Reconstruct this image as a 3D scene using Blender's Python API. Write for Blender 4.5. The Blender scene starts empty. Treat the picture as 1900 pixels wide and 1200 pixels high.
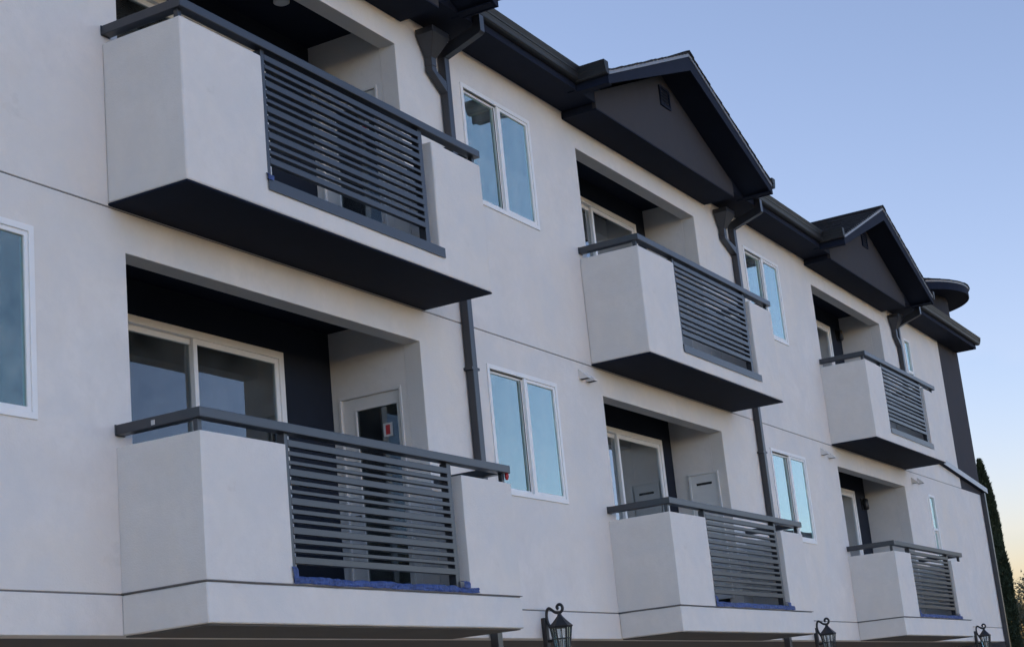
import bpy, bmesh, math, random
from mathutils import Vector, Matrix, noise
random.seed(7)
R = math.radians
S = bpy.context.scene
COL = S.collection

# ------------------------------------------------------------------ camera, sky, sun, exposure
CAM = Vector((-9.1269, -8.3475, -1.2899))
YAW, PITCH, ROLL, FPX = R(61.965), R(14.287), R(-5.679), 2984.66
fwd = Vector((math.sin(YAW)*math.cos(PITCH), math.cos(YAW)*math.cos(PITCH), math.sin(PITCH)))
rt = Vector((math.cos(YAW), -math.sin(YAW), 0)); up = rt.cross(fwd)
r2 = rt*math.cos(ROLL) + up*math.sin(ROLL); u2 = up*math.cos(ROLL) - rt*math.sin(ROLL)
cd = bpy.data.cameras.new('camera'); cam = bpy.data.objects.new('camera', cd); COL.objects.link(cam)
cam.matrix_world = Matrix(((r2.x, u2.x, -fwd.x, CAM.x), (r2.y, u2.y, -fwd.y, CAM.y), (r2.z, u2.z, -fwd.z, CAM.z), (0, 0, 0, 1)))
cd.sensor_width = 36; cd.lens = FPX/1900*36; cd.clip_start = .1; cd.clip_end = 5000
S.camera = cam

SUN_EL, SUN_AZ = R(-2), R(195)         # just after sunset: the sun is below the horizon on the street side (azimuth from +Y towards +X)
w = bpy.data.worlds.new('World'); S.world = w; w.use_nodes = True
nt = w.node_tree; bg = nt.nodes['Background']
sky = nt.nodes.new('ShaderNodeTexSky'); sky.sky_type = 'NISHITA'; sky.sun_disc = False
sky.sun_elevation = SUN_EL; sky.sun_rotation = SUN_AZ
sky.air_density = .4; sky.dust_density = .3; sky.ozone_density = 1.0
wb = nt.nodes.new('ShaderNodeMix'); wb.data_type = 'RGBA'; wb.blend_type = 'MULTIPLY'; wb.inputs['Factor'].default_value = 1
wb.inputs['B'].default_value = (.955, .948, 1.105, 1)          # one even white balance for the whole sky
nt.links.new(sky.outputs[0], wb.inputs['A']); nt.links.new(wb.outputs['Result'], bg.inputs[0]); bg.inputs[1].default_value = .15
sd = bpy.data.lights.new('sun', 'SUN'); sd.energy = .5; sd.angle = R(.5); sd.color = (1, .82, .62)
so = bpy.data.objects.new('sun', sd); COL.objects.link(so); so.location = (-20, -60, 10)
sdir = Vector((math.sin(SUN_AZ)*math.cos(SUN_EL), math.cos(SUN_AZ)*math.cos(SUN_EL), math.sin(SUN_EL)))
so.rotation_euler = sdir.to_track_quat('Z', 'Y').to_euler()
S.view_settings.view_transform = 'Standard'; S.view_settings.look = 'None'
S.view_settings.gamma = 1; S.view_settings.use_curve_mapping = False
S.view_settings.exposure = 4.3

# ------------------------------------------------------------------ materials
def mat(name, col, rough=.7, spec=.5, metal=0, var=0, vscale=2., bump=0, bscale=80., bump2=0, b2scale=6.):
    m = bpy.data.materials.new(name); m.use_nodes = True
    n = m.node_tree; p = n.nodes['Principled BSDF']
    p.inputs['Base Color'].default_value = (*col, 1); p.inputs['Roughness'].default_value = rough
    p.inputs['Specular IOR Level'].default_value = spec; p.inputs['Metallic'].default_value = metal
    tc = n.nodes.new('ShaderNodeTexCoord')
    if var:
        a = n.nodes.new('ShaderNodeTexNoise'); a.inputs['Scale'].default_value = vscale
        a.inputs['Detail'].default_value = 6; a.inputs['Roughness'].default_value = .6
        n.links.new(tc.outputs['Object'], a.inputs['Vector'])
        r = n.nodes.new('ShaderNodeValToRGB')
        r.color_ramp.elements[0].position = .3; r.color_ramp.elements[1].position = .7
        r.color_ramp.elements[0].color = (*[c*(1-var) for c in col], 1)
        r.color_ramp.elements[1].color = (*[min(1, c*(1+var)) for c in col], 1)
        n.links.new(a.outputs['Fac'], r.inputs['Fac']); n.links.new(r.outputs['Color'], p.inputs['Base Color'])
    last = None
    for st, sc, dist in ((bump, bscale, .004), (bump2, b2scale, .03)):
        if not st: continue
        a = n.nodes.new('ShaderNodeTexNoise'); a.inputs['Scale'].default_value = sc; a.inputs['Detail'].default_value = 5
        n.links.new(tc.outputs['Object'], a.inputs['Vector'])
        b = n.nodes.new('ShaderNodeBump'); b.inputs['Strength'].default_value = st; b.inputs['Distance'].default_value = dist
        n.links.new(a.outputs['Fac'], b.inputs['Height'])
        if last: n.links.new(last.outputs['Normal'], b.inputs['Normal'])
        last = b
    if last: n.links.new(last.outputs['Normal'], p.inputs['Normal'])
    return m

def stucco(name, col):
    m = mat(name, col, .9, .25, var=.035, vscale=.9, bump=.5, bscale=75, bump2=.4, b2scale=2.2)
    n = m.node_tree; p = n.nodes['Principled BSDF']
    base = p.inputs['Base Color'].links[0].from_socket
    tc = [x for x in n.nodes if x.type == 'TEX_COORD'][0]
    mp = n.nodes.new('ShaderNodeMapping'); mp.inputs['Scale'].default_value = (3, 3, .8)      # faint run-off streaks
    n.links.new(tc.outputs['Object'], mp.inputs['Vector'])
    a = n.nodes.new('ShaderNodeTexNoise'); a.inputs['Scale'].default_value = 1.3; a.inputs['Detail'].default_value = 4
    n.links.new(mp.outputs['Vector'], a.inputs['Vector'])
    r = n.nodes.new('ShaderNodeMapRange'); r.inputs['From Min'].default_value = .52; r.inputs['From Max'].default_value = .8
    r.inputs['To Min'].default_value = 0; r.inputs['To Max'].default_value = .11
    n.links.new(a.outputs['Fac'], r.inputs['Value'])
    mx = n.nodes.new('ShaderNodeMix'); mx.data_type = 'RGBA'
    mx.inputs['B'].default_value = (*[c*.8 for c in col], 1)
    n.links.new(r.outputs['Result'], mx.inputs['Factor']); n.links.new(base, mx.inputs['A'])
    cur = mx.outputs['Result']
    for sc_, lo_, hi_, amt, colr in ((3.2, .42, .70, .65, [c*.87 for c in col]), (9., .46, .74, .5, [c*.86 for c in col]), (.55, .4, .66, .9, [col[0]*.965, col[1]*.94, col[2]*.89]), (1.4, .42, .66, .75, [col[0]*.87, col[1]*.90, col[2]*.93]), (2.1, .66, .75, .4, [col[0]*.72, col[1]*.70, col[2]*.66])):
        a = n.nodes.new('ShaderNodeTexNoise'); a.inputs['Scale'].default_value = sc_; a.inputs['Detail'].default_value = 7; a.inputs['Roughness'].default_value = .62; a.inputs['Distortion'].default_value = .4
        n.links.new(tc.outputs['Object'], a.inputs['Vector'])
        r = n.nodes.new('ShaderNodeMapRange'); r.inputs['From Min'].default_value = lo_; r.inputs['From Max'].default_value = hi_; r.inputs['To Max'].default_value = amt
        n.links.new(a.outputs['Fac'], r.inputs['Value'])
        m2 = n.nodes.new('ShaderNodeMix'); m2.data_type = 'RGBA'; m2.inputs['B'].default_value = (*colr, 1)
        n.links.new(r.outputs['Result'], m2.inputs['Factor']); n.links.new(cur, m2.inputs['A']); cur = m2.outputs['Result']
    n.links.new(cur, p.inputs['Base Color'])
    return m

M = {}
M['stucco'] = stucco('stucco_cream', (.72, .69, .655))
M['charcoal'] = stucco('stucco_charcoal', (.050, .049, .056))
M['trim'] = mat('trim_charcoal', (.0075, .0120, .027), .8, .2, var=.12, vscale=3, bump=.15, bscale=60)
M['under'] = mat('underside_grey', (.11, .105, .10), .85, .2, var=.1, vscale=1.5, bump=.3, bscale=70)
M['rail'] = mat('rail_paint', (.019, .0225, .030), .33, .8, var=.1, vscale=8, bump=.05, bscale=200)
M['downspout'] = mat('downspout_paint', (.020, .022, .028), .3, .7, var=.12, vscale=6)
M['gutter'] = mat('gutter_paint', (.022, .024, .027), .5, .35, var=.12, vscale=6, bump2=.1, b2scale=5)
M['drip'] = mat('drip_metal', (.22, .23, .25), .4, .5, metal=0, var=.1, vscale=9)
M['coping'] = mat('coping_metal', (.42, .43, .45), .4, .5, metal=.5, var=.08, vscale=6)
M['vinyl'] = mat('vinyl_white', (.76, .755, .74), .4, .45, var=.03, vscale=5)
M['dark_gap'] = mat('gap_black', (.015, .015, .016), .6)  # flat black for tracks and backings, and for shade painted in gaps
M['door'] = mat('door_paint', (.66, .64, .61), .5, .4, var=.03, vscale=4)
M['panel'] = mat('panel_paint', (.62, .62, .6), .5, .4, var=.04, vscale=5)
M['joint'] = mat('joint_strip', (.17, .165, .165), .7)
M['shingle'] = mat('asphalt_shingle', (.035, .034, .036), .95, .15, var=.35, vscale=9, bump=.6, bscale=150)
M['iron'] = mat('lantern_iron', (.018, .018, .02), .45, .5, bump=.2, bscale=120)
M['tape'] = mat('blue_tape', (.030, .062, .20), .5, .4, var=.4, vscale=18)
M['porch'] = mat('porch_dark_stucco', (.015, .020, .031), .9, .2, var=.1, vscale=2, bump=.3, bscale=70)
M['paper'] = mat('paper_white', (.5, .5, .5), .8)
M['red'] = mat('red_print', (.42, .03, .035), .6)
M['ground'] = mat('ground_concrete', (.62, .43, .25), .9, .2, var=.12, vscale=.6, bump=.3, bscale=40)
M['interior'] = mat('interior_plaster', (.42, .40, .37), .9, .2, var=.05)
M['floor_coat'] = mat('deck_coating', (.25, .24, .23), .8, var=.08)
M['bark'] = mat('bark', (.09, .065, .045), .95, .1, var=.3, vscale=12, bump=.6, bscale=40)
M['leaf'] = mat('cypress_leaf', (.045, .062, .035), .85, .2, var=.35, vscale=3)
M['leaf2'] = mat('tree_leaf', (.10, .11, .075), .8, .2, var=.35, vscale=2)
M['bulb'] = mat('frosted_lamp_glass', (.7, .7, .68), .35, .4)

def glass(name, tint, lo, hi, refl=(.76, .96, .93), dust=.05):
    m = bpy.data.materials.new(name); m.use_nodes = True; n = m.node_tree; n.nodes.clear()
    o = n.nodes.new('ShaderNodeOutputMaterial'); mix = n.nodes.new('ShaderNodeMixShader')
    t = n.nodes.new('ShaderNodeBsdfTransparent'); t.inputs[0].default_value = (*tint, 1)
    g = n.nodes.new('ShaderNodeBsdfGlossy'); g.inputs['Roughness'].default_value = .01; g.inputs['Color'].default_value = (*refl, 1)
    fr = n.nodes.new('ShaderNodeFresnel'); fr.inputs['IOR'].default_value = 1.5
    r = n.nodes.new('ShaderNodeValToRGB'); e = r.color_ramp.elements       # stacked coated panes reflect more than one surface
    e[0].position = 0; e[1].position = 1; e[1].color = (1, 1, 1, 1); e[0].color = (lo*.8,)*3+(1,)
    for q, v_ in ((.05, lo), (.105, hi), (.17, hi*1.45)):
        k_ = e.new(q); k_.color = (v_, v_, v_, 1)
    tc = n.nodes.new('ShaderNodeTexCoord'); a = n.nodes.new('ShaderNodeTexNoise'); a.inputs['Scale'].default_value = 1.1; a.inputs['Detail'].default_value = 1
    b = n.nodes.new('ShaderNodeBump'); b.inputs['Strength'].default_value = .06; b.inputs['Distance'].default_value = .02
    n.links.new(tc.outputs['Object'], a.inputs['Vector']); n.links.new(a.outputs['Fac'], b.inputs['Height'])
    n.links.new(b.outputs['Normal'], g.inputs['Normal'])
    n.links.new(fr.outputs[0], r.inputs[0]); n.links.new(r.outputs[0], mix.inputs[0])
    n.links.new(t.outputs[0], mix.inputs[1]); n.links.new(g.outputs[0], mix.inputs[2]); 
    # thin uneven film of building dust
    df = n.nodes.new('ShaderNodeBsdfDiffuse'); df.inputs['Color'].default_value = (.7, .7, .68, 1)
    d2 = n.nodes.new('ShaderNodeTexNoise'); d2.inputs['Scale'].default_value = 2.3; d2.inputs['Detail'].default_value = 5; d2.inputs['Distortion'].default_value = .6
    n.links.new(tc.outputs['Object'], d2.inputs['Vector'])
    dr = n.nodes.new('ShaderNodeMapRange'); dr.inputs['From Min'].default_value = .35; dr.inputs['From Max'].default_value = .75; dr.inputs['To Min'].default_value = dust*.25; dr.inputs['To Max'].default_value = dust*3
    n.links.new(d2.outputs['Fac'], dr.inputs['Value'])
    m3 = n.nodes.new('ShaderNodeMixShader'); n.links.new(dr.outputs['Result'], m3.inputs[0])
    n.links.new(mix.outputs[0], m3.inputs[1]); n.links.new(df.outputs[0], m3.inputs[2]); n.links.new(m3.outputs[0], o.inputs[0])
    return m
M['glass'] = glass('coated_window_glass', (.55, .62, .62), .15, .47)
M['glass_door'] = glass('door_glass', (.45, .50, .50), .09, .40, (.86, .92, .97), .02)
M['lamp_glass'] = glass('lantern_glass', (.85, .87, .87), .1, .3)

# ------------------------------------------------------------------ helpers
def cells_bm(xs, ys, zs, fill, bm=None):
    """solid made of grid cells: only the outer faces, coplanar faces merged"""
    bm = bm or bmesh.new(); V = {}
    def v(i, j, k):
        if (i, j, k) not in V: V[(i, j, k)] = bm.verts.new((xs[i], ys[j], zs[k]))
        return V[(i, j, k)]
    nx, ny, nz = len(xs)-1, len(ys)-1, len(zs)-1
    F = {}
    for i in range(nx):
        for j in range(ny):
            for k in range(nz):
                F[(i, j, k)] = fill((xs[i]+xs[i+1])/2, (ys[j]+ys[j+1])/2, (zs[k]+zs[k+1])/2)
    g = lambda i, j, k: F.get((i, j, k), False)
    for (i, j, k), f in F.items():
        if not f: continue
        a, b, c = i+1, j+1, k+1
        if not g(i-1, j, k): bm.faces.new([v(i, j, k), v(i, j, c), v(i, b, c), v(i, b, k)])
        if not g(i+1, j, k): bm.faces.new([v(a, j, k), v(a, b, k), v(a, b, c), v(a, j, c)])
        if not g(i, j-1, k): bm.faces.new([v(i, j, k), v(a, j, k), v(a, j, c), v(i, j, c)])
        if not g(i, j+1, k): bm.faces.new([v(i, b, k), v(i, b, c), v(a, b, c), v(a, b, k)])
        if not g(i, j, k-1): bm.faces.new([v(i, j, k), v(i, b, k), v(a, b, k), v(a, j, k)])
        if not g(i, j, k+1): bm.faces.new([v(i, j, c), v(a, j, c), v(a, b, c), v(i, b, c)])
    bmesh.ops.dissolve_limit(bm, angle_limit=.01, verts=bm.verts, edges=bm.edges)
    return bm
def box(bm, x0, x1, y0, y1, z0, z1):
    vs = [bm.verts.new((x, y, z)) for x in (x0, x1) for y in (y0, y1) for z in (z0, z1)]
    for f in ((0, 1, 3, 2), (4, 6, 7, 5), (0, 4, 5, 1), (2, 3, 7, 6), (0, 2, 6, 4), (1, 5, 7, 3)):
        bm.faces.new([vs[i] for i in f])
    return bm
def bx(*a): return box(bmesh.new(), *a)
def prism(bm, pts, axis, a, b):
    """extrude a closed 2-D outline along an axis (pts are the other two coordinates in x,y,z order)"""
    def P(p, t):
        return {'x': (t, p[0], p[1]), 'y': (p[0], t, p[1]), 'z': (p[0], p[1], t)}[axis]
    A = [bm.verts.new(P(p, a)) for p in pts]; B = [bm.verts.new(P(p, b)) for p in pts]
    n = len(pts)
    bm.faces.new(A); bm.faces.new(B[::-1])
    for i in range(n): bm.faces.new([A[i], B[i], B[(i+1) % n], A[(i+1) % n]])
    return bm
def tube(bm, path, rad, n=8, close=True):
    path = [Vector(p) for p in path]; rings = []
    prev = None
    for i, p in enumerate(path):
        d = (path[min(i+1, len(path)-1)] - path[max(i-1, 0)]).normalized()
        a = d.cross(Vector((0, 0, 1)) if abs(d.z) < .9 else Vector((0, 1, 0))).normalized() if prev is None else (prev - d*prev.dot(d)).normalized()
        prev = a; b = d.cross(a); r = rad[i] if isinstance(rad, (list, tuple)) else rad
        rings.append([bm.verts.new(p + (a*math.cos(t)+b*math.sin(t))*r) for t in [2*math.pi*k/n for k in range(n)]])
    for q in range(len(rings)-1):
        for k in range(n): bm.faces.new([rings[q][k], rings[q][(k+1) % n], rings[q+1][(k+1) % n], rings[q+1][k]])
    if close:
        bm.faces.new(rings[0][::-1]); bm.faces.new(rings[-1])
    return bm
def lathe(bm, prof, c, n=24, cap=True):
    rings = [[bm.verts.new((c[0]+r*math.cos(2*math.pi*k/n), c[1]+r*math.sin(2*math.pi*k/n), c[2]+z)) for k in range(n)] for r, z in prof]
    for q in range(len(rings)-1):
        for k in range(n): bm.faces.new([rings[q][k], rings[q][(k+1) % n], rings[q+1][(k+1) % n], rings[q+1][k]])
    if cap: bm.faces.new(rings[0][::-1]); bm.faces.new(rings[-1])
    return bm
def obj(name, bm, m, parent=None, bevel=0, smooth=False, label=None, cat=None, group=None, kind=None, seg=2):
    bmesh.ops.recalc_face_normals(bm, faces=bm.faces)
    me = bpy.data.meshes.new(name)
    lo = Vector((min(v.co[i] for v in bm.verts) for i in range(3))); hi = Vector((max(v.co[i] for v in bm.verts) for i in range(3)))
    c = (lo+hi)/2
    if not parent: c.z = lo.z
    bmesh.ops.translate(bm, vec=-c, verts=bm.verts)
    if smooth:
        for f in bm.faces: f.smooth = True
    bm.to_mesh(me); bm.free()
    me.materials.append(M[m])
    o = bpy.data.objects.new(name, me); COL.objects.link(o)
    if parent:
        o.parent = parent; o.location = c - WL[parent.name]
    else: o.location = c
    WL[o.name] = c
    if name == 'pane': o.rotation_euler = (prn.uniform(-.003, .003), 0, prn.uniform(-.004, .004))
    if bevel:
        b = o.modifiers.new('bevel', 'BEVEL'); b.width = bevel; b.segments = seg; b.limit_method = 'ANGLE'; b.angle_limit = R(40)
    tag(o, label, cat, group, kind)
    return o
WL = {}
prn = random.Random(77)
def tag(o, label=None, cat=None, group=None, kind=None):
    for k, v in (('label', label), ('category', cat), ('group', group), ('kind', kind)):
        if v: o[k] = v
def empty(name, loc, label, cat, group=None):
    o = bpy.data.objects.new(name, None); COL.objects.link(o); o.location = loc; WL[o.name] = Vector(loc)
    o.empty_display_size = .2; tag(o, label, cat, group); return o
def ring_y(x0, x1, z0, z1, wd, y0, y1, wb=None):
    wb = wb or wd
    return cells_bm([x0, x0+wd, x1-wd, x1], [y0, y1], [z0, z0+wb, z1-wd, z1], lambda x, y, z: not (x0+wd < x < x1-wd and z0+wb < z < z1-wd))
def ring_x(y0, y1, z0, z1, wd, x0, x1, wb=None):
    wb = wb or wd
    return cells_bm([x0, x1], [y0, y0+wd, y1-wd, y1], [z0, z0+wb, z1-wd, z1], lambda x, y, z: not (y0+wd < y < y1-wd and z0+wb < z < z1-wd))

# ------------------------------------------------------------------ measures (metres; x along the facade, -y towards the street, z=0 second-storey floor line)
GZ = -2.9
D = -.81
UB, UT, UF = 3.0375, 4.4244, 3.311
LB, LT = -.3075, 1.1
XL, XR = -9.0, 28.7
BAYS = [
    dict(x=0.0,    w=4.67, s1=1.035, s2=3.72, R1=.184, R2=4.512, yb=1.13, lint=.20, sl=(1.0, 3.685), W=(5.85, 7.49), dn=5.38, hd=5.03, tag='nearest'),
    dict(x=8.524,  w=4.70, s1=1.10, s2=3.81, R1=.239, R2=4.159, yb=.82, lint=.25, sl=(.85, 3.80), W=(6.13, 7.77), dn=5.56, hd=5.06, tag='middle'),
    dict(x=17.863, w=4.60, s1=.98, s2=3.74, R1=.168, R2=4.343, yb=.82, lint=.25, sl=(.75, 3.62), W=(5.99, 6.45), dn=5.40, hd=5.1, tag='farthest'),
]
FL = dict(l=dict(f=0.0, rec=2.686, ceil=2.99, wt=2.661, wb=1.227, st=2.655, dt=2.28),
          u=dict(f=UF, rec=5.985, ceil=6.27, wt=5.976, wb=4.556, st=5.965, dt=5.59))

# ------------------------------------------------------------------ ground
gb = bmesh.new()
g0 = [gb.verts.new(p) for p in ((-1500, -1500, GZ), (1500, -1500, GZ), (1500, 1500, GZ), (-1500, 1500, GZ))]; gb.faces.new(g0)
obj('ground', gb, 'ground', kind='structure')

# ------------------------------------------------------------------ building
B = empty('apartment_building', (10, 0, GZ), 'long three-storey cream stucco apartment building with dark gables and balconies', 'building')
holes = []          # facade openings (x0,x1,z0,z1)
for b in BAYS:
    for k in 'lu':
        f = FL[k]
        holes.append((b['x']+b['R1'], b['x']+b['R2'], f['f'], f['rec']))
        zb = f['wb'] if b['tag'] != 'farthest' else f['wb']-.05
        holes.append((b['x']+b['W'][0]+.02, b['x']+b['W'][1]-.02, zb+.02, f['wt']-.02))
holes.append((-2.44+.02, -.81-.02, 1.215+.02, 2.675-.02))
def inhole(x, z): return any(h[0] < x < h[1] and h[2] < z < h[3] for h in holes)
JU, JL = (3.024, 3.035), (-.012, 0.0)
xs = sorted({XL, XR, 26.88} | {h[0] for h in holes} | {h[1] for h in holes})
def wall_cells(x0, x1, z0, z1, y0=0., y1=.2):
    X = [x0]+[x for x in xs if x0 < x < x1]+[x1]
    Z = [z0]+sorted({z for h in holes for z in h[2:] if z0 < z < z1})+[z1]
    return cells_bm(X, [y0, y1], Z, lambda x, y, z: not inhole(x, z))
obj('wall', wall_cells(XL, XR, LB, JL[0]), 'stucco', B, bevel=.008)
obj('wall', wall_cells(XL, XR, JL[1], JU[0]), 'stucco', B, bevel=.006)
obj('wall', wall_cells(XL, 26.88, JU[1], 6.6), 'stucco', B, bevel=.006)
obj('wall', wall_cells(26.884, XR, JU[1]+.05, 6.6), 'charcoal', B, label='charcoal stucco end panel of the third storey')
obj('wall', bx(26.884, XR-.002, .003, .2, JU[1]+.001, JU[1]+.049), 'charcoal', B)
for zz in (JU, JL):
    segs = [(XL, XR)] 
    if zz is JL:                                   # floor line is interrupted by the recess floors
        segs = []; x = XL
        for b in BAYS: segs.append((x, b['x']+b['R1'])); x = b['x']+b['R2']
        segs.append((x, XR))
    for a, c in segs: obj('control_joint', bx(a, c, .012, .19, zz[0]+.0005, zz[1]-.0005), 'joint', B)
# shell that closes the body
obj('end_wall', bx(XR-.2, XR-.001, .2, 12, LB, 6.6), 'stucco', B)
obj('end_wall', bx(XL+.001, XL+.2, .2, 12, LB, 6.6), 'stucco', B)
obj('rear_wall', bx(XL, XR, 12, 12.2, GZ, 6.6), 'stucco', B)
obj('interior_partition', bx(XL+.2, XR-.2, 4.6, 4.75, LB, 6.6), 'interior', B)
obj('floor_slab', bx(XL+.2, XR-.2, 1.3, 4.6, -.2, -.02), 'interior', B)
obj('floor_slab', bx(XL+.2, XR-.2, 1.3, 4.6, 3.05, 3.28), 'interior', B)
obj('ceiling_slab', bx(XL+.2, XR-.2, .2, 12, 6.45, 6.55), 'interior', B)
obj('underside_soffit', bx(XL, XR, .2, 12, LB-.0, LB+.08), 'under', B, label='grey underside of the overhanging second storey')
obj('ground_floor_wall', bx(XL+.2, XR-.1, 1.5, 1.7, GZ, LB-.002), 'stucco', B)
obj('ground_floor_wall', bx(XL+.2, XL+.4, 1.7, 12, GZ, LB-.002), 'stucco', B)
obj('ground_floor_wall', bx(XR-.3, XR-.1, 1.7, 12, GZ, LB-.002), 'stucco', B)

# ---- windows
def window(x0, x1, z0, z1, kind='slide', mull=None):
    fw = .052
    fr = obj('window', ring_y(x0, x1, z0, z1, fw, -.016, .07), 'vinyl', B, bevel=.004)
    if kind == 'slide':
        mx = mull if mull else x0+(x1-x0)*.52
        obj('mullion', bx(mx-.026, mx+.026, -.010, .07, z0+fw, z1-fw), 'vinyl', fr, bevel=.003)
        obj('sash', ring_y(x0+fw, mx-.0265, z0+fw, z1-fw, .034, .022, .06), 'vinyl', fr, bevel=.003)
        obj('sash', ring_y(mx+.0265, x1-fw, z0+fw, z1-fw, .036, -.004, .05), 'vinyl', fr, bevel=.003)
        obj('track', bx(x0+fw, mx-.03, .004, .012, z1-fw-.012, z1-fw-.004), 'dark_gap', fr)
        obj('dark_gap', bx(mx-.070, mx-.0606, .016, .0215, z0+fw+.03, z1-fw-.03), 'dark_gap', fr)  # black strip paints the shadow of the sash reveal beside the mullion
        obj('pane', bx(x0+fw+.03, mx-.056, .040, .046, z0+fw+.03, z1-fw-.03), 'glass', fr)
        obj('pane', bx(mx+.056, x1-fw-.032, .012, .018, z0+fw+.032, z1-fw-.032), 'glass', fr)
    else:
        mz = z0+(z1-z0)*.52
        obj('mullion', bx(x0+fw, x1-fw, -.006, .07, mz-.028, mz+.028), 'vinyl', fr, bevel=.003)
        obj('sash', ring_y(x0+fw, x1-fw, z0+fw, mz-.0285, .03, .022, .06), 'vinyl', fr, bevel=.003)
        obj('pane', bx(x0+fw+.028, x1-fw-.028, .040, .046, z0+fw+.028, mz-.056), 'glass', fr)
        obj('pane', bx(x0+fw-.002, x1-fw+.002, .016, .022, mz+.026, z1-fw+.002), 'glass', fr)
    return fr
for b in BAYS:
    for k in 'lu':
        f = FL[k]
        x0, x1 = b['x']+b['W'][0], b['x']+b['W'][1]
        if b['tag'] == 'farthest': window(x0, x1, f['wb']-.05, f['wt'], 'hung')
        else: window(x0, x1, f['wb'], f['wt'])
window(-2.44, -.81, 1.215, 2.675, mull=-1.62)

# ---- recessed porches: side walls, back wall, ceiling, floor, doors
def sliding_door(x0, x1, z0, z1, y):
    fr = obj('sliding_door', ring_y(x0, x1, z0, z1, .075, y-.02, y+.08), 'vinyl', B, bevel=.004)
    mx = (x0+x1)/2; fw = .075
    obj('sash', ring_y(x0+fw, mx+.03, z0+fw, z1-fw, .055, y+.036, y+.07), 'vinyl', fr, bevel=.003)
    obj('sash', ring_y(mx-.03, x1-fw, z0+fw, z1-fw, .055, y-.004, y+.03), 'vinyl', fr, bevel=.003)
    obj('pane', bx(x0+fw+.05, mx-.02, y+.05, y+.056, z0+fw+.05, z1-fw-.05), 'glass_door', fr)
    obj('pane', bx(mx+.02, x1-fw-.05, y+.010, y+.016, z0+fw+.05, z1-fw-.05), 'glass_door', fr)
    obj('handle', bx(mx-.012, mx+.012, y-.045, y-.006, z0+.95, z0+1.15), 'vinyl', fr, bevel=.004)
    return fr
def glazed_door(xp, y0, y1, z0, z1, notice):
    fr = obj('porch_door', ring_x(y0, y1, z0, z1, .03, xp-.012, xp+.11, .02), 'door', B, bevel=.004)
    ya, yc, za, zc = y0+.075, y1-.20, z0+.24, z1-.165
    leaf = obj('door_leaf', cells_bm([xp+.022, xp+.065], [y0+.03, ya, yc, y1-.03], [z0+.021, za, zc, z1-.03], lambda x, y, z: not (ya < y < yc and za < z < zc)), 'door', fr, bevel=.004)
    obj('glazing_bead', ring_x(ya-.02, yc+.02, za-.02, zc+.02, .022, xp+.012, xp+.0215), 'door', fr, bevel=.003)
    obj('pane', bx(xp+.036, xp+.042, ya-.002, yc+.002, za-.002, zc+.002), 'glass_door', fr)
    hb = bmesh.new(); tube(hb, [(xp+.022, y1-.115, z0+1.0), (xp-.05, y1-.115, z0+1.0)], .012); tube(hb, [(xp-.045, y1-.115, z0+1.0), (xp-.045, y1-.21, z0+1.0)], .010)
    obj('handle', hb, 'iron', fr, smooth=True)
    if notice:
        obj('paper_notice', bx(xp+.032, xp+.0345, y0+.16, y0+.27, z1-.49, z1-.35), 'paper', fr, label='white paper notice with a red printed block')
        obj('notice_print', bx(xp+.030, xp+.0318, y0+.19, y0+.243, z1-.47, z1-.37), 'red', fr)
    return fr
def closet_door(xp, y0, y1, z0, z1):
    fr = obj('closet_door', ring_x(y0, y1, z0, z1, .03, xp-.012, xp+.06, .02), 'panel', B, bevel=.003)
    zs0 = z1-.165
    pn = cells_bm([xp+.004, xp+.04], [y0+.03, y0+.115, y1-.105, y1-.03], [z0+.02, zs0-.018, zs0+.018, z1-.03],
                  lambda x, y, z: not (y0+.115 < y < y1-.105 and zs0-.018 < z < zs0+.018))
    obj('door_leaf', pn, 'panel', fr, bevel=.002)
    obj('vent_slot', bx(xp+.025, xp+.045, y0+.10, y1-.09, zs0-.03, zs0+.03), 'dark_gap', fr)
    return fr
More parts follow.
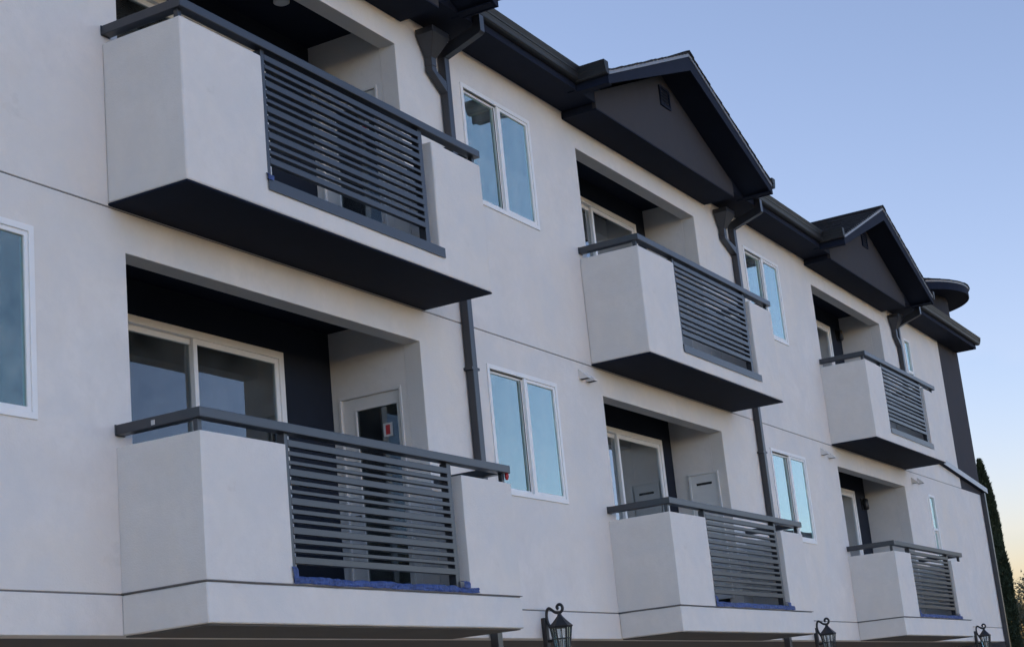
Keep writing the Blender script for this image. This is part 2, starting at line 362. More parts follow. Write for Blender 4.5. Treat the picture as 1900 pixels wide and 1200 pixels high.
for b in BAYS:
    for k in 'lu':
        f = FL[k]; x0, x1 = b['x']+b['R1'], b['x']+b['R2']; yb = b['yb']; fz = f['f']
        s0, s1 = b['x']+b['sl'][0], b['x']+b['sl'][1]
        # side walls; the far one has the door opening
        obj('porch_side_wall', bx(x0-.15, x0, .2, yb+.12, fz, f['ceil']), 'stucco', B)
        if b['tag'] == 'nearest': dy, dz = (.27, 1.05), fz+2.275
        elif b['tag'] == 'middle' and k == 'l': dy, dz = (.13, .60), 2.14
        elif b['tag'] == 'middle': dy, dz = (.27, .78), fz+1.62
        else: dy, dz = None, None
        if dy:
            sw = cells_bm([x1, x1+.14], [.2, dy[0], dy[1], yb+.12] if dy[0] > .2 else [.2, dy[1], yb+.12], [fz, dz, f['ceil']], lambda x, y, z: not (dy[0] < y < dy[1] and z < dz))
        else: sw = bx(x1, x1+.14, .2, yb+.12, fz, f['ceil'])
        obj('porch_side_wall', sw, 'stucco', B)
        if b['tag'] == 'nearest': glazed_door(x1, dy[0], dy[1], fz+.01, dz, True)
        elif b['tag'] == 'middle' and k == 'l': closet_door(x1-.02, dy[0], dy[1], .3, dz)
        elif b['tag'] == 'middle': closet_door(x1, dy[0], dy[1], fz+.3, dz)
        # back wall with the slider opening
        st = f['st']
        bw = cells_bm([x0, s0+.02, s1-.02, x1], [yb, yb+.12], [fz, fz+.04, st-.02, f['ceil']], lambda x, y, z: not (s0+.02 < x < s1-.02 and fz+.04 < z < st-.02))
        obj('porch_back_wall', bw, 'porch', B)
        sliding_door(s0, s1, fz+.02, st, yb)
        obj('porch_ceiling', bx(x0-.15, x1+.14, .2, yb+.12, f['ceil']+.001, f['ceil']+.06), 'trim', B)
        obj('porch_floor', bx(x0, x1, .002, yb, fz-.1, fz-.012), 'floor_coat', B)
        if b['tag'] == 'nearest' and k == 'u':
            lb = lathe(bmesh.new(), [(.085, 0), (.085, -.02), (.06, -.035), (.03, -.04)], (3.387, .635, f['ceil']), 20)
            obj('ceiling_light', lb, 'bulb', B, smooth=True)

# ---- balconies
def hand_finish(o, amp=.0045):
    """uneven trowelled plaster: cut the solid finely, then push its points a few millimetres"""
    bm = bmesh.new(); bm.from_mesh(o.data)
    for ax in range(3):
        lo_ = min(v.co[ax] for v in bm.verts); hi_ = max(v.co[ax] for v in bm.verts)
        n = int((hi_-lo_)/.16)
        for i in range(1, n):
            co = [0, 0, 0]; no = [0, 0, 0]; co[ax] = lo_+(hi_-lo_)*i/n; no[ax] = 1
            bmesh.ops.bisect_plane(bm, geom=bm.verts[:]+bm.edges[:]+bm.faces[:], plane_co=co, plane_no=no, dist=1e-5)
    w_ = WL[o.name]
    for v in bm.verts:
        if abs(v.co.y+w_.y) < .01: continue
        p = v.co+w_
        v.co += Vector((noise.noise(p*2.3), noise.noise(p*2.3+Vector((9, 3, 1))), noise.noise(p*2.3+Vector((2, 7, 5)))*.7))*amp
    bm.to_mesh(o.data); bm.free()
    for f_ in o.data.polygons: f_.use_smooth = True
    o.data.set_sharp_from_angle(angle=R(35))
T = .145
for b in BAYS:
    for k in 'lu':
        X = b['x']; w_ = b['w']; s1, s2 = X+b['s1'], X+b['s2']; x0, x1 = X, X+w_
        if k == 'u': z0, zf, zt = UB, UF, UT
        else: z0, zf, zt = 0.0, 0.012, LT
        xsb = [x0, x0+T, s1, s2, x1-T, x1]; ysb = [D, D+T, 0.0]
        def fill(x, y, z, k=k):
            if z < zf: return True
            if y < D+T: return not (s1 < x < s2)
            return x < x0+T or x > x1-T
        if k == 'u':
            bal = obj('balcony', cells_bm(xsb, ysb, [z0+.02, zf, zt], fill), 'stucco', B, bevel=.02, seg=3)
            hand_finish(bal)
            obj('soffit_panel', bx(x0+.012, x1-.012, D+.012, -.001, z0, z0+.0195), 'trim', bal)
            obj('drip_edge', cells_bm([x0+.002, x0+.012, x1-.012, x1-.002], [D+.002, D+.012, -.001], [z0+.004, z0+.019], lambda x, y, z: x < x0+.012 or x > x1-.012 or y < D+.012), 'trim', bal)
            obj('sill_flashing', bx(s1-.02, s2+.06, D-.012, D+T+.01, zf+.002, zf+.014), 'rail', bal)
            obj('sill_flashing', bx(s1-.02, s2+.06, D-.016, D-.0125, zf-.085, zf+.014), 'rail', bal)
        else:
            bal = obj('balcony', cells_bm(xsb, ysb, [z0+.003, zf, zt], fill), 'stucco', B, bevel=.02, seg=3)
            hand_finish(bal)
            sl = cells_bm([x0, x1], [D, -.001], [LB, -.013], lambda *a: True)
            hand_finish(obj('slab_edge', sl, 'stucco', bal, bevel=.012), .004)
            obj('control_joint', bx(x0+.012, x1-.012, D+.012, -.001, -.0125, .0025), 'joint', bal)
            obj('screed_lip', cells_bm([x0-.008, x0+.01, x1-.01, x1+.008], [D-.008, D+.01, -.002], [-.004, .002], lambda x, y, z: x < x0+.01 or x > x1-.01 or y < D+.01), 'joint', bal)
            obj('soffit_panel', bx(x0+.03, x1-.03, D+.03, -.002, LB-.012, LB-.001), 'under', bal)

# ---- main eave: soffit, fascia, gutter
E0, E1 = XL-.4, 28.5
obj('eave_soffit', bx(E0, E1, -.47, .0-.001, 6.40, 6.42), 'trim', B)
obj('eave_fascia', bx(E0, E1, -.495, -.4705, 6.385, 6.60), 'trim', B)
obj('eave_end_board', bx(E1, E1+.02, -.49, .3, 6.385, 6.66), 'trim', B)
# gutter profile (distance out from the fascia, height)
GP = [(0, .0), (0, -.165), (.062, -.165), (.082, -.15), (.089, -.115), (.098, -.088), (.106, -.083), (.108, -.074), (.097, -.069), (.100, -.055), (.118, -.012), (.122, 0), (.112, 0), (.092, -.05), (.085, -.14), (.06, -.157), (.008, -.157), (.008, 0)]
def gutter_run(a, c, y=-.497, z=6.64):
    g = obj('gutter', prism(bmesh.new(), [(y-p[0], z+p[1]) for p in GP], 'x', a, c), 'gutter', B)
    for e, s in ((a, -1), (c, 1)):
        if s > 0 and c < 20: continue
        obj('end_cap', prism(bmesh.new(), [(y-.001, z), (y-.001, z-.167), (y-.064, z-.167), (y-.09, z-.14), (y-.11, z-.08), (y-.124, z)], 'x', e+s*.0005, e+s*.006), 'drip', g)
    return g
GL, GR = -.57, 5.17          # gable eave overhangs relative to the bay
GC = 2.30
prevx = E0
for b in BAYS:
    if b['x'] > 0: gutter_run(prevx, b['x']+GL-.03)
    prevx = b['x']+GR+.12
    if b['tag'] == 'nearest': prevx = 5.24
gutter_run(prevx, E1+.07)
gutter_run(E0, GL-.03)

# main roof behind the gutters, and its shingle courses
SL = .42
rb = bmesh.new()
def roof_slab(bm, pts, t):
    a = [bm.verts.new(p) for p in pts]; c = [bm.verts.new((p[0], p[1], p[2]-t)) for p in pts]
    bm.faces.new(a); bm.faces.new(c[::-1]); n = len(a)
    for i in range(n): bm.faces.new([a[i], c[i], c[(i+1) % n], a[(i+1) % n]])
zr = 6.665
px_ = E0
for b in BAYS+[None]:
    nx_ = b['x']+GL-.02 if b else E1+.02
    roof_slab(rb, [(px_, -.53, zr), (nx_, -.53, zr), (nx_, -.40, zr+.13*SL), (px_, -.40, zr+.13*SL)], .05)
    if b: px_ = b['x']+GR+.02
zr2 = zr+.1305*SL
roof_slab(rb, [(E0, -.3995, zr2), (E1+.02, -.3995, zr2), (E1+.02, 6, zr+6.53*SL), (E0, 6, zr+6.53*SL)], .05)
roof_slab(rb, [(E0, 6, zr+6.53*SL), (E1+.02, 6, zr+6.53*SL), (E1+.02, 12.6, zr-.03), (E0, 12.6, zr-.03)], .05)
obj('roof', rb, 'shingle', B)
eb = bmesh.new()
for xx in (XL, XR-.2): prism(eb, [(.2, 6.6), (12, 6.6), (6, zr+6.3*SL-.1)], 'x', xx+.01, xx+.15)
obj('roof_end_wall', eb, 'charcoal', B)

# ---- gables over the balcony bays
YF = -.945                   # rake fascia plane
ZA = 7.715                    # underside of shingles at the ridge
def gable(b):
    X = b['x']; xl, xr, xc = X+GL, X+GR-.0, X+GC
    xr = xc+(xc-xl)
    zlow = ZA-(xc-xl)*SL
    g = bmesh.new()
    zt = lambda x: ZA-abs(x-xc)*SL
    # gable wall at y=-.5 : stucco triangle with a short upright at each foot
    wl, wr = X-.07, X+4.665
    zo = .19
    prism(g, [(wl, 6.312), (wr, 6.312), (wr, zt(wr)-zo), (xc, ZA-zo), (wl, zt(wl)-zo)], 'y', -.5, -.45)
    gw = obj('gable', g, 'charcoal', B)
    obj('gable_soffit', bx(wl, wr, -.4995, -.001, 6.292, 6.311), 'trim', gw)
    obj('gable_cheek', bx(wl, wl+.03, -.4485, -.001, 6.3115, 6.384), 'trim', gw)
    obj('gable_cheek', bx(wr-.03, wr, -.4485, -.001, 6.3115, 6.384), 'trim', gw)
    # rake deck: two sloped boards, their underside is the rake soffit
    yb = 2.6
    for s in (-1, 1):
        d = bmesh.new(); xe = xc+s*(xc-xl)
        pts = [(xe, zt(xe)), (xc, ZA), (xc, ZA-.17), (xe, zt(xe)-.12)]
        prism(d, pts, 'y', YF+.03, yb if False else -.36)
        obj('rake_soffit', d, 'trim', gw)
        d = bmesh.new()
        prism(d, [(xe, zt(xe)), (xc, ZA), (xc, ZA-.04), (xe, zt(xe)-.04)], 'y', -.3595, yb)
        obj('roof_deck', d, 'trim', gw)
        # rake fascia
        d = bmesh.new()
        prism(d, [(xe, zt(xe)+.01), (xc, ZA+.01), (xc, ZA-.243), (xe, zt(xe)-.155)], 'y', YF, YF+.0295)
        obj('rake_fascia', d, 'trim', gw)
        d = bmesh.new()
        prism(d, [(xe, zt(xe)+.028), (xc, ZA+.028), (xc, ZA-.035), (xe, zt(xe)-.035)], 'y', YF-.012, YF-.0005)
        obj('drip_edge', d, 'drip', gw)
    # side fascia, level soffit and gutter of the gable eaves (they run into the main eave)
    for s in (-1, 1):
        xe = xc+s*(xc-xl); zg = 6.63
        a, c = sorted((xe+s*.0005, xe+s*.022))
        obj('eave_fascia', bx(a, c, YF, -.4955, 6.362, zlow+.005), 'trim', gw)
        xo = xe+s*.0225
        obj('gutter', prism(bmesh.new(), [(xo+s*p[0], zg+p[1]) for p in GP], 'y', YF-.015, -.5), 'gutter', gw)
        obj('end_cap', prism(bmesh.new(), [(xo+s*.001, zg), (xo+s*.001, zg-.167), (xo+s*.064, zg-.167), (xo+s*.09, zg-.14), (xo+s*.11, zg-.08), (xo+s*.124, zg)], 'y', YF-.021, YF-.0155), 'gutter', gw)
        a, c = sorted((xe, xe-s*.12))
        obj('eave_soffit', bx(a, c, YF+.031, -.4965, 6.372, 6.384), 'trim', gw)
    # shingles : overlapping tabs on both slopes (too small to pick apart)
    sh = bmesh.new(); rn = random.Random(int(X*10)+3)
    ln = math.hypot(1, SL); cs, sn = 1/ln, SL/ln
    run = (xc-xl)*ln+.03; expo = .142; rows = int(run/expo)+1
    for s in (-1, 1):
        for r_ in range(rows):
            a0 = run-r_*expo; a1 = max(0, a0-expo*1.3)          # distance down the slope from the ridge
            y = YF-.03 - (.16 if r_ % 2 else 0)
            while y < 2.5:
                wd = .31+rn.uniform(-.05, .05); ya, yb2 = max(y, YF-.03+rn.uniform(-.006, .006)), min(y+wd-.006, 2.5); y += wd
                if yb2-ya < .03: continue
                h0 = .034+rn.uniform(-.004, .007); h1 = .02; th = .012
                q = []
                for (dd, hh) in ((a0, h0), (a1, h1)):
                    for yy in (ya, yb2):
                        for t_ in (0, -th):
                            q.append(sh.verts.new((xc+s*(dd*cs)+s*0, yy, ZA-dd*sn+hh+t_)))
                for f_ in ((0, 1, 3, 2), (4, 6, 7, 5), (0, 4, 5, 1), (2, 3, 7, 6), (0, 2, 6, 4), (1, 5, 7, 3)): sh.faces.new([q[i] for i in f_])
    y = YF-.03
    while y < 2.4:                                                # ridge caps
        for s in (-1, 1):
            prism(sh, [(xc, ZA+.058), (xc+s*.15, ZA+.058-.15*SL), (xc+s*.15, ZA+.044-.15*SL), (xc, ZA+.044)], 'y', y, y+.2)
        y += .205
    obj('roof_shingles', sh, 'shingle', gw, kind='stuff')
    # louvred vent
    vx0, vx1, vz0, vz1 = xc-.17, xc+.17, 7.03, 7.33
    vt = obj('gable_vent', ring_y(vx0, vx1, vz0, vz1, .03, -.525, -.5005), 'trim', B)
    obj('vent_backing', bx(vx0+.03, vx1-.03, -.5045, -.501, vz0+.03, vz1-.03), 'dark_gap', vt)
    for i in range(5):
        z = vz0+.045+i*.048
        obj('louver', prism(bmesh.new(), [(-.522, z-.004), (-.518, z-.004), (-.505, z+.03), (-.509, z+.03)], 'x', vx0+.03, vx1-.03), 'trim', vt)
for b in BAYS: gable(b)

# ---- downspouts with leader heads
def downspout(b, head=True):
    X = b['x']; xa = X+b['dn']; xh = X+b['hd']; ya, yb_ = -.105, -.012; wd = .10
    top = 6.089
    bot = GZ if b['tag'] != 'farthest' else 3.4
    d = obj('downspout', bx(xa, xa+wd, ya, yb_, bot, top), 'downspout', B, bevel=.008)
    # offset from the gutter outlet back to the wall
    o1 = bmesh.new()
    prism(o1, [(-.592, 6.467), (-.592, 6.27), (-.56, 6.245), (-.105, 6.09), (-.012, 6.09), (-.012, 6.20), (-.49, 6.345), (-.505, 6.365), (-.505, 6.467)], 'x', xa+.004, xa+wd-.004)
    obj('offset_elbow', o1, 'downspout', d)
    obj('outlet_collar', bx(xa-.008, xa+wd+.008, -.585, -.45, 6.30, 6.375), 'drip', d, bevel=.004) if False else None
    for z in (2.5, 5.0, .3):
        if z < bot: continue
        obj('strap', bx(xa-.03, xa+wd+.03, ya-.004, yb_+.008, z, z+.03), 'downspout', d)
    # leader head : tapered box under the gable eave, pipe, sideways offset into the downspout
    lh = bmesh.new()
    A = [(xh-.09, -.012), (xh+.26, -.012), (xh+.26, -.24), (xh-.09, -.24)]
    C = [(xh+.06, -.012), (xh+.16, -.012), (xh+.16, -.105), (xh+.06, -.105)]
    rings = []
    for pts, z in ((A, 6.29), (A, 6.22), (C, 6.0), (C, 5.9)):
        rings.append([lh.verts.new((p[0], p[1], z)) for p in pts])
    for q in range(3):
        for i in range(4): lh.faces.new([rings[q][i], rings[q][(i+1) % 4], rings[q+1][(i+1) % 4], rings[q+1][i]])
    lh.faces.new(rings[0]); lh.faces.new(rings[-1][::-1])
    obj('leader_head', lh, 'downspout', d, bevel=.006)
    pj_ = bmesh.new()
    prism(pj_, [(xh+.06, 5.899), (xh+.06, 5.84), (xa-.001, 5.66), (xa-.001, 5.79), (xh+.16, 5.86), (xh+.16, 5.899)], 'y', -.104, -.014)
    obj('side_offset', pj_, 'downspout', d, bevel=.006)
for b in BAYS: downspout(b)
d = obj('downspout', bx(28.56, 28.66, -.11, -.012, GZ, 3.06), 'downspout', B, bevel=.008)
obj('conduit', tube(bmesh.new(), [(28.70, -.06, GZ), (28.70, -.06, 3.0)], .018), 'coping', d, smooth=True)

# ---- sloping metal-capped ledge at the far end
cp = bmesh.new()
prism(cp, [(23.2, 3.60), (28.98, 3.075), (28.98, 3.19), (23.2, 3.72)], 'y', -.10, -.095)
lg = obj('metal_coping', cp, 'coping', B)
obj('coping_soffit', prism(bmesh.new(), [(23.2, 3.60), (28.96, 3.077), (28.96, 3.18), (23.2, 3.71)], 'y', -.0945, -.001), 'trim', lg)

# ---- small exhaust hoods
def hood(x, z):
    h = bmesh.new()
    for q in (x, x+.095): prism(h, [(-.001, z), (-.12, z), (-.122, z+.02), (-.001, z+.13)], 'x', q, q+.005)
    prism(h, [(-.12, z), (-.122, z+.02), (-.001, z+.13), (-.001, z+.124), (-.117, z+.018), (-.116, z)], 'x', x+.0051, x+.0949)
    o = obj('exhaust_hood', h, 'stucco', B)
    obj('hood_shade', bx(x+.0055, x+.0945, -.115, -.002, z+.004, z+.007), 'dark_gap', o)  # black sheet paints the shade inside the hood's open underside
for x, z in ((8.13, 2.81), (8.31, 2.80), (17.2, 2.80), (17.55, 2.775), (22.75, 2.79), (23.2, 2.82)): hood(x, z)

# ---- round tower at the far corner
TC = (30.72, 1.80)
tw = obj('corner_tower', lathe(bmesh.new(), [(1.3, GZ), (1.3, 8.26)], (TC[0], TC[1], 0), 48), 'charcoal', B, label='round charcoal tower rising behind the far eave')
for f_ in tw.data.polygons: f_.use_smooth = len(f_.vertices) == 4
obj('tower_soffit', lathe(bmesh.new(), [(1.3, 8.261), (1.80, 8.261), (1.80, 8.28), (1.3, 8.28)], (TC[0], TC[1], 0), 64), 'trim', tw)
tf = obj('tower_fascia', lathe(bmesh.new(), [(1.8, 8.25), (1.84, 8.25), (1.84, 8.46), (1.8, 8.46)], (TC[0], TC[1], 0), 64, cap=False), 'trim', tw, smooth=False)
obj('drip_edge', lathe(bmesh.new(), [(1.842, 8.435), (1.855, 8.435), (1.86, 8.475), (1.842, 8.475)], (TC[0], TC[1], 0), 64, cap=False), 'drip', tw)
tsh = bmesh.new(); rn = random.Random(5)
for r_ in range(12):
    ro, ri = 1.89-r_*.155, max(.02, 1.89-(r_+1)*.155-.04)
    n = max(6, int(2*math.pi*ro/.32))
    for i in range(n):
        a0, a1 = 2*math.pi*(i+.5*(r_ % 2))/n+.01, 2*math.pi*(i+1+.5*(r_ % 2))/n-.01
        zo = 8.48+(1.89-ro)*.35+.016+rn.uniform(-.004, .006); zi = 8.48+(1.89-ri)*.35
        q = [tsh.verts.new((TC[0]+r*math.cos(a), TC[1]+r*math.sin(a), z+t_)) for (r, z) in ((ro, zo), (ri, zi)) for a in (a0, a1) for t_ in (0, -.014)]
        for f_ in ((0, 1, 3, 2), (4, 6, 7, 5), (0, 4, 5, 1), (2, 3, 7, 6), (0, 2, 6, 4), (1, 5, 7, 3)): tsh.faces.new([q[k] for k in f_])
obj('roof_shingles', tsh, 'shingle', tw, kind='stuff')
obj('roof_deck', lathe(bmesh.new(), [(1.84, 8.462), (.02, 8.462+1.82*.35)], (TC[0], TC[1], 0), 48), 'trim', tw)

# ------------------------------------------------------------------ railings (one thing for each balcony)
def railing(b, k):
    X = b['x']; zf, zt = (UF+.014, UT) if k == 'u' else (.012, LT)
    lab = 'dark grey slatted metal railing of the %s %s balcony' % (b['tag'], 'upper' if k == 'u' else 'lower')
    s1, s2 = X+b['s1'], X+b['s2']; x0, x1 = X-.012, X+b['w']-.02
    t = empty('balcony_railing', ((s1+s2)/2, D, zf), lab, 'railing', 'slatted balcony railings')
    zb = zt+(.095 if k == 'l' else .07); zc = zb+.078; y0 = D-.02; rw = .10
    # top rail : U-shaped box section returning to the wall on both sides
    tr = cells_bm([x0, x0+rw, x1-rw, x1], [y0, y0+rw, -.012], [zb, zc], lambda x, y, z: y < y0+rw or x < x0+rw or x > x1-rw)
    obj('top_rail', tr, 'rail', t, bevel=.006)
    for xe in (x0, x1-rw): obj('wall_flange', bx(xe-.004, xe+rw+.004, -.0115, -.002, zb-.006, zc+.004), 'rail', t, bevel=.003)
    yp0, yp1 = D+.018, D+.066
    pl = [(s1+.012, s1+.060), (s2-.085-.13, s2-.085-.06)]
    for a, c in pl: obj('post', bx(a, c, yp0, yp1+.03, zf, zb), 'rail', t, bevel=.004)
    for a in (x0+.03, x1-.09): obj('stub_post', bx(a, a+.045, D+.03, D+.075, zt-.03, zb), 'rail', t, bevel=.003)
    a, c = pl[0][1], pl[1][0]
    zt0 = zf+1.137
    for i in range(4):
        for off, h in ((0, .056), (.091, .037), (.168, .031)):
            z1 = zt0-.232*i-off
            obj('slat', bx(a-.002, c+.012, yp0-.004, yp0+.040, z1-h, z1), 'rail', t, bevel=.003, seg=1)
    z1 = zt0-.232*4
    obj('slat', bx(a-.002, c+.012, yp0-.004, yp0+.040, z1-.056, z1), 'rail', t, bevel=.003, seg=1)
    if k == 'l' and b['tag'] == 'nearest':
        obj('red_plug', lathe(bmesh.new(), [(.012, -.06), (.022, -.03), (.02, 0)], (x1-.03, y0+.03, zb-.001), 12), 'red', t, smooth=True, label='small red plug under the end of the top rail')
        obj('paint_tag', bx(x0-.006, x0-.001, -.40, -.365, zb+.012, zb+.05), 'paper', t)
    return t
for b in BAYS:
    for k in 'lu': railing(b, k)

# ------------------------------------------------------------------ blue masking tape left on the lower balcony sills
def tape(x0, x1, z0, h, y, lab, seed, nm='masking_tape'):
    bm = bmesh.new(); n = max(6, int((x1-x0)/.018)); m_ = 5; rows = []
    for i in range(n+1):
        x = x0+(x1-x0)*i/n; row = []
        for j in range(m_+1):
            u = j/m_
            nz = noise.noise(Vector((x*5+seed, u*2.2, seed))); n2 = noise.noise(Vector((x*26, u*3, seed+4)))
            yy = y-.004-abs(nz)*.012-abs(n2)*.012 + (.05*(u-.75)/.25 if u > .75 else 0)
            tear = .35*max(0, noise.noise(Vector((x*2.1, seed, 9))))+.25*max(0, noise.noise(Vector((x*11, seed, 3))))
            zz = z0+min(u, .8)*h*(1.05-tear)+n2*.004*u + (nz*.008 if u == 0 else 0)
            row.append(bm.verts.new((x, yy, zz)))
        rows.append(row)
    for i in range(n):
        for j in range(m_): bm.faces.new([rows[i][j], rows[i+1][j], rows[i+1][j+1], rows[i][j+1]])
    o = obj(nm, bm, 'tape', label=lab, cat='tape', group='blue tape on the balcony sills')
    s = o.modifiers.new('solid', 'SOLIDIFY'); s.thickness = .0015; s.offset = 1
    return o
for b, sd_ in zip(BAYS, (1.3, 5.7, 9.1)):
    tape(b['x']+b['s1']-.01, b['x']+b['s2']+.13, .004, .07, D-.004, 'crumpled blue masking tape along the sill of the %s lower balcony' % b['tag'], sd_)
for b, sd_ in zip(BAYS, (2.3, 6.7, 8.1)):
    tape(b['x']+b['s1']-.02, b['x']+b['s1']+.05, .05, .10, D-.008, 'torn blue tape end folded up at the left foot of the %s lower railing' % b['tag'], sd_)
    tape(b['x']+b['s2']-.14, b['x']+b['s2']-.03, .05, .07, D-.010, 'torn blue tape end at the right post of the %s lower railing' % b['tag'], sd_+1)
tape(1.00, 1.075, UF+.0, .07, D-.014, 'scrap of blue tape at the railing foot of the nearest upper balcony', 3.3)

# ------------------------------------------------------------------ wall lanterns
def lantern(x, z, lab, y=-.001, sc=1.0):
    """scroll-arm lantern; x,z = centre of the back plate's top"""
    t = empty('wall_lantern', (x, y, z-.36*sc), lab, 'lantern', 'black scroll-arm wall lanterns')
    P_ = lambda a, o_, h: (x+a*sc, y-o_*sc, z+h*sc)
    bp_ = bmesh.new(); box(bp_, x-.04*sc, x+.04*sc, y-.05*sc, y, z-.32*sc, z)
    obj('back_plate', bp_, 'iron', t, bevel=.008)
    ar = [P_(0, .03, -.25), P_(0, .10, -.25), P_(0, .125, -.20), P_(0, .10, -.13), P_(0, .065, -.06), P_(0, .055, .01), P_(0, .065, .07), P_(0, .09, .095), P_(0, .125, .075), P_(0, .165, .045), P_(0, .215, .035)]
    for i in range(1, 12):
        th = -math.pi/2+i*math.pi/6.2; rr = .055*(1-i/15)
        ar.append(P_(0, .215+rr*math.cos(th), .09+rr*math.sin(th)))
    # smooth the path
    pts = [Vector(p) for p in ar]; fine = []
    for i in range(len(pts)-1):
        p0, p1, p2, p3 = pts[max(i-1, 0)], pts[i], pts[i+1], pts[min(i+2, len(pts)-1)]
        for q in range(4):
            u = q/4
            fine.append(.5*((2*p1)+(p2-p0)*u+(2*p0-5*p1+4*p2-p3)*u*u+(3*p1-p0-3*p2+p3)*u**3))
    fine.append(pts[-1])
    obj('scroll_arm', tube(bmesh.new(), fine, .017*sc, 8), 'iron', t, smooth=True)
    c = P_(0, .215, -.06)
    n = 6
    rf = lathe(bmesh.new(), [(.128*sc, -.06*sc), (.136*sc, -.05*sc), (.095*sc, -.012*sc), (.06*sc, .025*sc), (.03*sc, .06*sc), (.018*sc, .09*sc)], c, n)
    obj('lantern_roof', rf, 'iron', t, bevel=.003)
    cage = bmesh.new()
    for i in range(n):
        a = 2*math.pi*i/n; a2 = 2*math.pi*(i+1)/n
        pt = lambda r, an, h: (c[0]+r*sc*math.cos(an), c[1]+r*sc*math.sin(an), c[2]+h*sc)
        tube(cage, [pt(.116, a, -.055), pt(.074, a, -.33)], .008*sc, 6)
        for u in (0.0, .45, 1.0):
            r0 = .116-.042*u; h = -.06-.27*u
            tube(cage, [pt(r0, a, h), pt(r0, a2, h)], (.006 if u == .45 else .011)*sc, 6)
        am = (a+a2)/2; cr = math.cos(math.pi/n)
        tube(cage, [pt(.116*cr, am, -.055), pt(.074*cr, am, -.33)], .004*sc, 5)
    lathe(cage, [(.078*sc, -.33*sc), (.074*sc, -.35*sc), (.03*sc, -.37*sc), (.012*sc, -.41*sc)], c, n)
    obj('cage', cage, 'iron', t)
    for i in range(n):
        a = 2*math.pi*i/n+.03; a2 = 2*math.pi*(i+1)/n-.03; g = bmesh.new()
        vs = [g.verts.new((c[0]+r*sc*math.cos(an), c[1]+r*sc*math.sin(an), c[2]+h*sc)) for r, an, h in ((.109, a, -.06), (.109, a2, -.06), (.07, a2, -.325), (.07, a, -.325))]
        g.faces.new(vs); o = obj('lantern_pane', g, 'lamp_glass', t)
    obj('candle_sleeve', lathe(bmesh.new(), [(.016*sc, -.34*sc), (.016*sc, -.22*sc), (.012*sc, -.2*sc), (.018*sc, -.16*sc), (.004*sc, -.1*sc)], c, 12), 'bulb', t, smooth=True)
    return t
lantern(6.57, -.09, 'largest and nearest black scroll-arm wall lantern')
lantern(15.55, -.12, 'black scroll-arm wall lantern beside the middle lower balcony')
lantern(25.85, -.10, 'smallest black scroll-arm wall lantern at the far end of the wall')

def sconce(x, y, z, lab):
    t = empty('porch_sconce', (x, y, z-.12), lab, 'lamp', 'dark porch sconces')
    obj('back_plate', bx(x-.05, x+.05, y-.02, y-.001, z-.11, z+.12), 'iron', t, bevel=.004)
    obj('lamp_body', lathe(bmesh.new(), [(.03, -.12), (.055, -.10), (.055, .08), (.03, .1)], (x, y-.08, z), 16), 'iron', t, smooth=True)
    obj('arm', bx(x-.012, x+.012, y-.06, y-.019, z-.02, z+.02), 'iron', t)
sconce(17.863+4.05, .82, 5.86, 'dark cylinder sconce on the back wall of the farthest upper porch')
sconce(17.863+4.05, .82, 2.43, 'dark cylinder sconce on the back wall of the farthest lower porch')

# ------------------------------------------------------------------ trees
def leaf_mesh(bm, c, d, s, rn):
    t = Vector((rn.uniform(-1, 1), rn.uniform(-1, 1), rn.uniform(-1, 1))).normalized()
    a = (d+t*.7).normalized(); b_ = a.cross(t).normalized()
    vs = [bm.verts.new(c-b_*s*.3), bm.verts.new(c+a*s*.5-b_*s*.05), bm.verts.new(c+a*s), bm.verts.new(c+b_*s*.35)]
    bm.faces.new(vs)
def cypress(x, y, h, r, lab):
    rn = random.Random(11)
    t = empty('cypress_tree', (x, y, GZ), lab, 'tree')
    obj('trunk', tube(bmesh.new(), [(x, y, GZ), (x, y, GZ+h*.3), (x, y, GZ+h*.95)], [.16, .12, .02], 8), 'bark', t, smooth=True)
    bm = bmesh.new()
    for i in range(26000):
        u = rn.random()**.95; z = GZ+.3+u*(h-.3)
        prof = r*(1-math.exp(-(GZ+h-z)/1.6))*min(1, (u+.03)*12)+.008
        an = rn.uniform(0, 2*math.pi)
        lump = 1+.22*noise.noise(Vector((math.cos(an)*1.6, math.sin(an)*1.6, z*.9)))+.12*noise.noise(Vector((math.cos(an)*4, math.sin(an)*4, z*3)))
        rr = prof*lump*(.55+.45*rn.random()**.4)
        leaf_mesh(bm, Vector((x+rr*math.cos(an), y+rr*math.sin(an), z)), Vector((math.cos(an)*.45, math.sin(an)*.45, 1)), rn.uniform(.08, .2), rn)
    obj('crown', bm, 'leaf', t)
cypress(60, 6.75, 8.04-GZ, .46, 'tall narrow dark cypress standing beyond the far building corner')
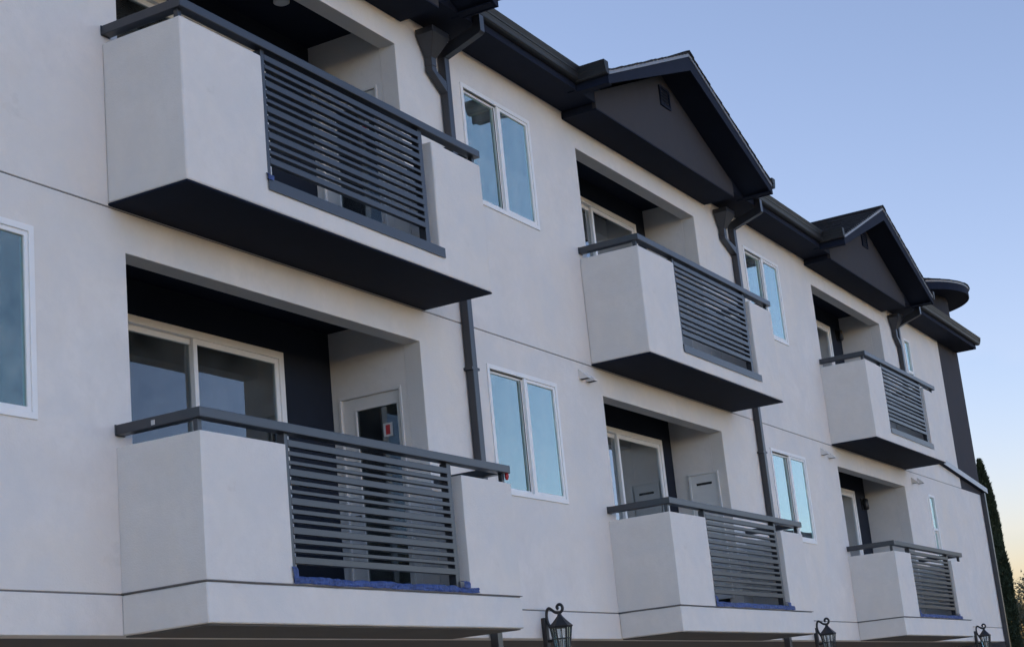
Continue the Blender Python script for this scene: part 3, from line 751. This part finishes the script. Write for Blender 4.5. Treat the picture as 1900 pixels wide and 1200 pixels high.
def broad_tree(x, y, h, r, lab, seed):
    rn = random.Random(seed)
    t = empty('broadleaf_tree', (x, y, GZ), lab, 'tree')
    tb = bmesh.new(); tube(tb, [(x, y, GZ), (x+.1, y, GZ+h*.3), (x, y+.1, GZ+h*.6)], [.22, .17, .1], 8)
    cl = []
    for i in range(46):
        v = Vector((rn.gauss(0, 1), rn.gauss(0, 1), rn.gauss(0, 1))).normalized()*rn.random()**.4
        c = Vector((x+v.x*r, y+v.y*r, GZ+h*.66+v.z*h*.34)); cl.append(c)
        if i < 14: tube(tb, [(x, y, GZ+h*.4), (Vector((x, y, GZ+h*.5))+c)/2, c], [.08, .05, .02], 6)
    obj('trunk', tb, 'bark', t, smooth=True)
    bm = bmesh.new()
    for c in cl:
        for i in range(260):
            v = Vector((rn.gauss(0, 1), rn.gauss(0, 1), rn.gauss(0, 1))).normalized()*(rn.random()**.5)*rn.uniform(.4, .75)
            leaf_mesh(bm, c+v, v.normalized(), rn.uniform(.1, .2), rn)
    obj('crown', bm, 'leaf2', t)
broad_tree(74, 8.0, 6.6, 1.9, 'loose grey-green tree at the right edge behind the cypress', 21)

# ------------------------------------------------------------------ neighbouring house across the street, out of frame to the right: the far lower windows mirror its roof
M['render'] = mat('house_render', (.5, .46, .40), .9, .2, var=.06, vscale=2)
hx0, hx1, hy0, hy1, hye = 41.0, 54.0, -15.7, -6.6, 2.75
H = empty('neighbour_house', (47.5, -11, GZ), 'low gabled house mirrored in the bottom corner of the far lower windows', 'house')
hw = bmesh.new(); prism(hw, [(hy0, GZ), (hy1, GZ), (hy1, hye), ((hy0+hy1)/2, 4.85), (hy0, hye)], 'x', hx0, hx1)
obj('wall', hw, 'render', H)
for s_ in (-1, 1):
    ym = (hy0+hy1)/2; ye = ym+s_*((hy1-hy0)/2+.45); sl_ = (4.85-hye)/((hy1-hy0)/2); ze = 4.95-((hy1-hy0)/2+.45)*sl_
    obj('roof', prism(bmesh.new(), [(ye, ze), (ym, 4.95), (ym, 5.07), (ye, ze+.12)], 'x', hx0-.5, hx1+.5), 'shingle', H)
for xw in (43.0, 47.0, 51.0):
    wf = obj('window', ring_y(xw, xw+1.4, .2, 1.5, .07, hy1-.02, hy1+.03), 'vinyl', H)
    obj('pane', bx(xw+.07, xw+1.33, hy1+.004, hy1+.01, .27, 1.43), 'glass', wf)
